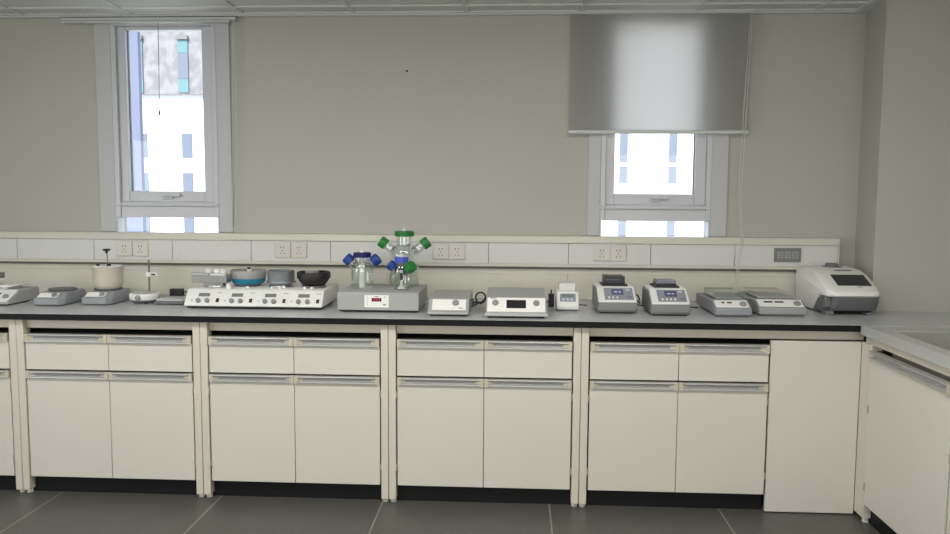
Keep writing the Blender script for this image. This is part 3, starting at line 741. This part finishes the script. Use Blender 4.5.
# thermomixers
def thermomixer(x, y, w, label, bh, bm, lidh, rz=0):
    o = thing('thermomixer', label, 'thermomixer', (x, y, Z0), rz, 'twin thermomixers')
    d = .27
    b = MB(); b.prism([(.014,.006),(0,.014),(0,.058),(.008,.062),(.095,.110),(d,.110),(d,.014),(d-.02,.006)], 0, w); b.build('housing', M_gth, o, bevel=.009, seg=3)
    b = MB(); b.box(.015, w-.015, .02, d-.02, .0, .006); b.build('foot', M_rub, o, smooth=False)
    b = MB(); b.prism([(-.0015,.054),(-.0015,.062),(.088,.1145),(.098,.118),(d-.015,.118),(d-.015,.104),(.096,.104),(.010,.054)], .004, w-.004); b.build('bezel', M_white, o, bevel=.004, seg=3)
    M, L = slope(-.0015, .062, .088, .1145)
    p = onslope(o, M, 'control_panel', M_greyl if False else mat('panel_mid_grey', (136,138,146), .4, var=0), .034, w-.016, L*.07, L*.93, .0003, .0022, .001)
    dd = onslope(o, M, 'display', M_lcdp, .068, .124, L*.42, L*.84, .0023, .0034)
    onslope(dd, M, 'digits', M_digits, .080, .096, L*.58, L*.66, .0035, .0039); onslope(dd, M, 'digits', M_digits, .102, .112, L*.58, L*.66, .0035, .0039)
    for k in range(4 if lidh else 3): onslope(o, M, 'button', M_panelw, .050+k*.019, .058+k*.019, L*.16, L*.28, .0023, .0036, .0006)
    onslope(o, M, 'brand_print', M_digits, w-.048, w-.028, L*.72, L*.84, .0023, .0028)
    onslope(o, M, 'print_mark', M_greyd, w-.046, w-.026, L*.22, L*.30, .0023, .0028)
    b = MB(); b.box(.030, w-.032, .110, .235, .1183, .1265); b.build('block_base', M_block, o, bevel=.002)
    b = MB(); b.box(.042, w-.044, .118, .225, .1267, .1267+bh); blk = b.build('heating_block', M_block, o, bevel=.003)
    if lidh:
        b = MB(); b.box(.044, w-.046, .120, .223, .1269+bh, .1269+bh+.014); b.build('lid', M_lilac, o, bevel=.002)
    else:
        b = MB(); b.box(.050, .120, .1165, .1178, .1267+bh*.55, .1267+bh*.62); b.build('groove_or_shade_line', M_greyd, o, smooth=False)
    return o
thermomixer(2.598, .200, .184, 'thermomixer with a tall charcoal block, next to the small white heater', .037, M_block, 0)
thermomixer(2.836, .152, .180, 'thermomixer with a low charcoal block and smoky lid, next to the clear lidded shaker', .010, M_block, 1)
o = thing('mains_cables', 'looped black mains cables lying between the two thermomixers', 'cable', (2.782, .42, Z0))
for k, (dz, dy) in enumerate(((0,0),(.012,.006),(.028,.012))):
    b = MB(); b.tube(sm([(-.0,dy,.012+dz),(.015,dy-.02,.020+dz*1.6),(.032,dy-.02,.020+dz*1.5),(.046,dy,.010+dz)]), .0036, 8); b.build('cable', M_cable, o)
b = MB(); b.tube(sm([(.06,.06,.0045),(.15,.09,.0045),(.25,.06,.0045),(.285,.0,.008),(.325,.0,.005)]), .0035, 8); b.build('cable', M_cable, o)

# shakers with clear lids
def shaker(x, y, w, d, label, slots, lid, rz=0, grey=M_grey, hz=.052):
    o = thing('lidded_shaker', label, 'shaker', (x, y, Z0), rz)
    b = MB()
    b.prism([(.0,.008),(.0,.022),(.0,hz-.008),(.006,hz-.002),(.066,hz+.026),(.10,hz+.026),(.20,hz+.020),(d,hz+.022),(d,.018),(d-.03,.008)], 0, w)
    b.build('housing', grey, o, bevel=.006, seg=3)
    b = MB(); b.box(.012, w-.012, .008, d-.05, .002, .0078); b.build('underside', M_greyd, o, smooth=False)
    M, L = slope(.004, hz-.002, .066, hz+.026)
    p = onslope(o, M, 'control_panel', M_panelw, .006, w-.010, .004, L-.002, .0003, .0025, .001)
    for a, c in slots: onslope(o, M, 'slot', M_rub, a, c, L*.55, L*.72, .0026, .0034)
    knob_on(o, M, w-.036, L*.42, .0165, .012)
    b = MB(); b.box(.028, w-.02, .11, d-.05, hz+.0265, hz+.034); b.build('shaking_platform', M_grey, o, bevel=.002)
    return o
o = shaker(3.125, .150, .166, .39, 'small grey shaker under a boxy clear lid beside the second thermomixer', ((.036,.050),(.062,.084)), True, hz=.043, grey=M_gs)
b = MB()
zl = .043+.0345
b.box(.018, .156, .10, .102, zl, zl+.020); b.box(.018, .156, .30, .302, zl, zl+.020); b.box(.018, .020, .102, .30, zl, zl+.020); b.box(.154, .156, .102, .30, zl, zl+.020); b.box(.018, .156, .10, .302, zl+.0201, zl+.0225)
b.build('clear_lid', M_lid, o, smooth=False)
b = MB(); b.box(.018, .156, .0985, .0998, zl+.019, zl+.0235); b.box(.018,.156,.3022,.3035,zl+.019,zl+.0235); b.build('lid_edge', M_greyd, o, smooth=False)
o = shaker(3.333, .195, .217, .40, 'wider grey shaker with a thin clear raised cover, next to the rounded white instrument', ((.034,.074),(.084,.124)), True, hz=.043, grey=M_gs2)
b = MB(); zl = .043+.0345
b.box(.030, .195, .16, .36, zl+.012, zl+.0145)
b.box(.030, .034, .34, .345, zl, zl+.012); b.box(.191, .195, .34, .345, zl, zl+.012)
b.build('clear_cover', M_lid, o, smooth=False)
b = MB(); b.box(.030, .195, .3602, .3612, zl+.0118, zl+.0148); b.build('cover_edge', M_greyd, o, smooth=False)

# PCR instrument
PX, PY = 3.652, .212
o = thing('thermal_cycler', 'rounded white thermal cycler with a sloping dark screen, at the corner by the column', 'thermal cycler', (PX, PY, Z0))
w = .244
def loft(secs, name, m, parent, bevel=0.):
    """secs: list of (x, [(y,z)...]) equal counts"""
    b = MB(); n = len(secs[0][1]); rings = []
    for x, pr in secs: rings.append([b.bm.verts.new((x, y, z)) for y, z in pr])
    for a, c in zip(rings, rings[1:]):
        for k in range(n): b.bm.faces.new((a[k], a[(k+1) % n], c[(k+1) % n], c[k]))
    b.bm.faces.new(rings[0][::-1]); b.bm.faces.new(rings[-1])
    return b.build(name, m, parent, bevel=bevel, seg=3, ang=35)
def shellp(k, zs):     # k 0 at the ends .. 1 in the middle
    e = 1-k
    return [(.012+e*.03,.088+e*.004),(.0+e*.034,.096+e*.004),(.004+e*.034,.113),(.03+e*.03,.130-e*.004),(.165+e*.01,.185-e*.010),(.25,.203-e*.012),(.36,.206-e*.013),(.44-e*.01,.196-e*.014),(.455-e*.02,.16),(.455-e*.02,.092)]
secs = [(0.0, shellp(0, 0)), (.008, shellp(.45, 0)), (.024, shellp(.8, 0)), (.05, shellp(1, 0)), (w-.05, shellp(1, 0)), (w-.024, shellp(.8, 0)), (w-.008, shellp(.45, 0)), (w, shellp(0, 0))]
loft(secs, 'upper_shell', M_white, o)
b = MB(); b.prism([(.20,.006),(.175,.040),(.135,.075),(.125,.095),(.30,.0915),(.435,.0915),(.435,.006)], .0, .03); b.build('side_shell', M_white, o, bevel=.006, seg=3)
def lowp(k):
    e = 1-k
    return [(.050+e*.02,.022),(.020+e*.03,.060),(.010+e*.032,.088),(.012+e*.03,.0918),(.43,.0915),(.43,.012),(.10,.012)]
secs = [(.0305, lowp(.1)), (.05, lowp(.9)), (w-.05, lowp(1)), (w-.02, lowp(.75)), (w-.002, lowp(.2))]
loft(secs, 'lower_body', M_greyd, o)
b = MB(); b.prism([(.135,.072),(.07,.0908),(.05,.0908),(.05,.040),(.08,.012),(.19,.012)], .001, .030); b.build('grey_side_cover', M_greyd, o, bevel=.003)
b = MB()
b.plan([(.004,.055),(.012,.036),(.040,.036),(.046,.055),(.046,.10),(.004,.10)], 0, .021); b.build('foot', M_greyd, o, bevel=.003)
each(o, 'foot', M_greyd, boxes=[(w-.046,w-.012,.06,.10,0,.0115), (.012,.05,.38,.42,0,.0055), (w-.05,w-.012,.38,.42,0,.0115)])
M, L = slope(.03, .130, .165, .185)
sc_ = onslope(o, M, 'screen', M_lcdd, .058, .212, L*.14, L*.88, .0008, .0028, .0008)
onslope(o, M, 'brand_print', M_text, .140, .166, L*.045, L*.085, .0006, .0012)
M2, L2 = slope(.165, .185, .25, .203)
onslope(o, M2, 'vent_slot', M_greyd, .100, .180, L2*.42, L2*.58, .0008, .0022)
b = MB(); b.lathe([(0,0),(.046,0),(.046,.003),(.030,.005),(.030,.015),(.026,.018),(0,.018)], (.130, .315, .2035), n=32); b.build('lid_knob', M_greyd, o)

# ------------------------------------------------------------------ outside
CX, CY, CZ = 2.2145, -3.4332, 1.3853
def building(name, label, x0, x1, y, z0, z1, m, cols, rows, wm, dep=10):
    o = thing(name, label, 'building', (0, y, z0))
    b = MB(); b.box(x0, x1, 0, dep, 0, z1-z0); b.build('wall', m, o, smooth=False)
    k = 0
    for c, w in cols:
        for a, d_, mm in rows:
            b = MB()
            b.box(c, c+w, -.10, -.01, a-z0, d_-z0)
            f = b.build('window', mm, o, smooth=False)
    return o
LY = 58.0; DY = LY-CY
def fx(r): return CX+r*DY
colsL = [(fx(-.431+.059*k), .80) for k in range(-3, 4)]
oL = building('office_block', 'tall white rendered block seen through the bare window', fx(-.62), fx(-.22), LY, -12, 40, M_fac, colsL,
         [(4.4,6.3,M_fwin),(1.2,3.2,M_fwin),(-2.2,-.2,M_fwin),(-5.5,-3.5,M_fwin)], None)
o = thing('stone_upper_storeys', 'pale mottled stone storeys above the white block outside the bare window', 'building', (0, LY-.35, 9.3))
b = MB(); b.box(fx(-.60), fx(-.24), 0, .33, 0, 24); b.build('wall', M_stone, o, smooth=False)
for c, w_ in colsL:
    for a, d_, mm in ((.15,1.2,M_fcyan),(1.2,3.2,M_fwin),(3.2,4.2,M_fcyan),(7.0,8.0,M_fcyan),(8,10,M_fwin)):
        b = MB(); b.box(c, c+w_, -.10, -.01, a, d_-.02); b.build('window', mm, o, smooth=False)
    b = MB(); b.box(c-.05, c+w_+.05, -.25, -.01, 4.2, 4.5); b.build('lintel', M_sockg, o, smooth=False)
TY = 34.0; DT = TY-CY
building('shaded_blue_tower', 'narrow shaded blue block overlapping the white block outside the bare window', CX-.66*DT, CX-.486*DT, TY, -12, 30, M_fblue, [], [], None, .3)
colsR = [(fx(.06), .62), (fx(.30), .62), (fx(.36), .62), (fx(.130), .62), (fx(.1915), .62), (fx(.238), .62)]
building('apartment_block', 'white block with narrow bluish windows seen below the lowered blind', fx(-.05), fx(.42), LY+.5, -12, 40, M_fac, colsR,
         [(4.2,6.6,M_fwin),(2.6,3.9,M_fwin),(-1.6,.9,M_fwin),(-5.0,-2.5,M_fwin),(7.4,9.8,M_fwin),(10.6,13,M_fwin)], None)
b = MB(); b.box(-90, 100, 3, 140, -12.3, -12.01); struct(b.build('ground', M_ground, smooth=False))

# ------------------------------------------------------------------ light
w_ = bpy.data.worlds.new('sky'); sc.world = w_; w_.use_nodes = True
bg = w_.node_tree.nodes['Background']; bg.inputs[0].default_value = (.72, .84, 1.0, 1); bg.inputs[1].default_value = 2.0
def light(kind, name, loc, rot, energy, color=(1,1,1), size=None, angle=None):
    L = bpy.data.lights.new(name, kind); L.energy = energy; L.color = color
    if size: L.shape = 'RECTANGLE'; L.size, L.size_y = size
    if angle: L.angle = angle
    o = bpy.data.objects.new(name, L); COL.objects.link(o); o.location = loc; o.rotation_euler = rot; return o
light('SUN', 'sun', (0, -20, 30), (math.radians(48), 0, math.radians(-18)), 9.0, (1, .97, .92), angle=.01)
# unseen light added for assumed daylight from behind the camera; that wall is solid
light('AREA', 'added_rear_fill', (2.3, YB+.06, 1.3), (math.radians(90), 0, 0), 78, (1, .985, .94), (4.8, 1.3))
# unseen fill light added to brighten left-facing sides; this wall holds no window
light('AREA', 'added_side_fill', (XL+.05, -2.6, 1.35), (math.radians(90), 0, math.radians(-90)), 46, (.95, .98, 1), (2.2, 1.2))
# unseen ceiling luminaires, assumed from the shading on the wall; no fittings built
for i, (x, y) in enumerate(((.65, -1.5), (2.6, -1.5))):
    light('AREA', 'assumed_ceiling_luminaire', (x, y, ZC-.02), (0, 0, 0), 34, (1, .975, .93), (1.1, .28))

# ------------------------------------------------------------------ camera
cam = bpy.data.cameras.new('camera'); co = bpy.data.objects.new('camera', cam); COL.objects.link(co)
F, CXc, CYc, CZc, yaw, pit, rol = 783.213323, 2.214460, -3.433207, 1.385340, 0.051706, -0.088385, 0.006076
fw = Vector((-math.sin(yaw)*math.cos(pit), math.cos(yaw)*math.cos(pit), math.sin(pit)))
rr = Vector((math.cos(yaw), math.sin(yaw), 0)); uu = rr.cross(fw)
r2 = rr*math.cos(rol)+uu*math.sin(rol); u2 = -rr*math.sin(rol)+uu*math.cos(rol)
co.matrix_world = Matrix(((r2.x,u2.x,-fw.x,CXc),(r2.y,u2.y,-fw.y,CYc),(r2.z,u2.z,-fw.z,CZc),(0,0,0,1)))
cam.sensor_fit = 'HORIZONTAL'; cam.sensor_width = 36; cam.lens = F/950*36; cam.clip_start = .05; cam.clip_end = 500
sc.camera = co
vs = sc.view_settings; vs.view_transform = 'Standard'; vs.look = 'None'; vs.gamma = 1; vs.use_curve_mapping = False; vs.exposure = -0.10
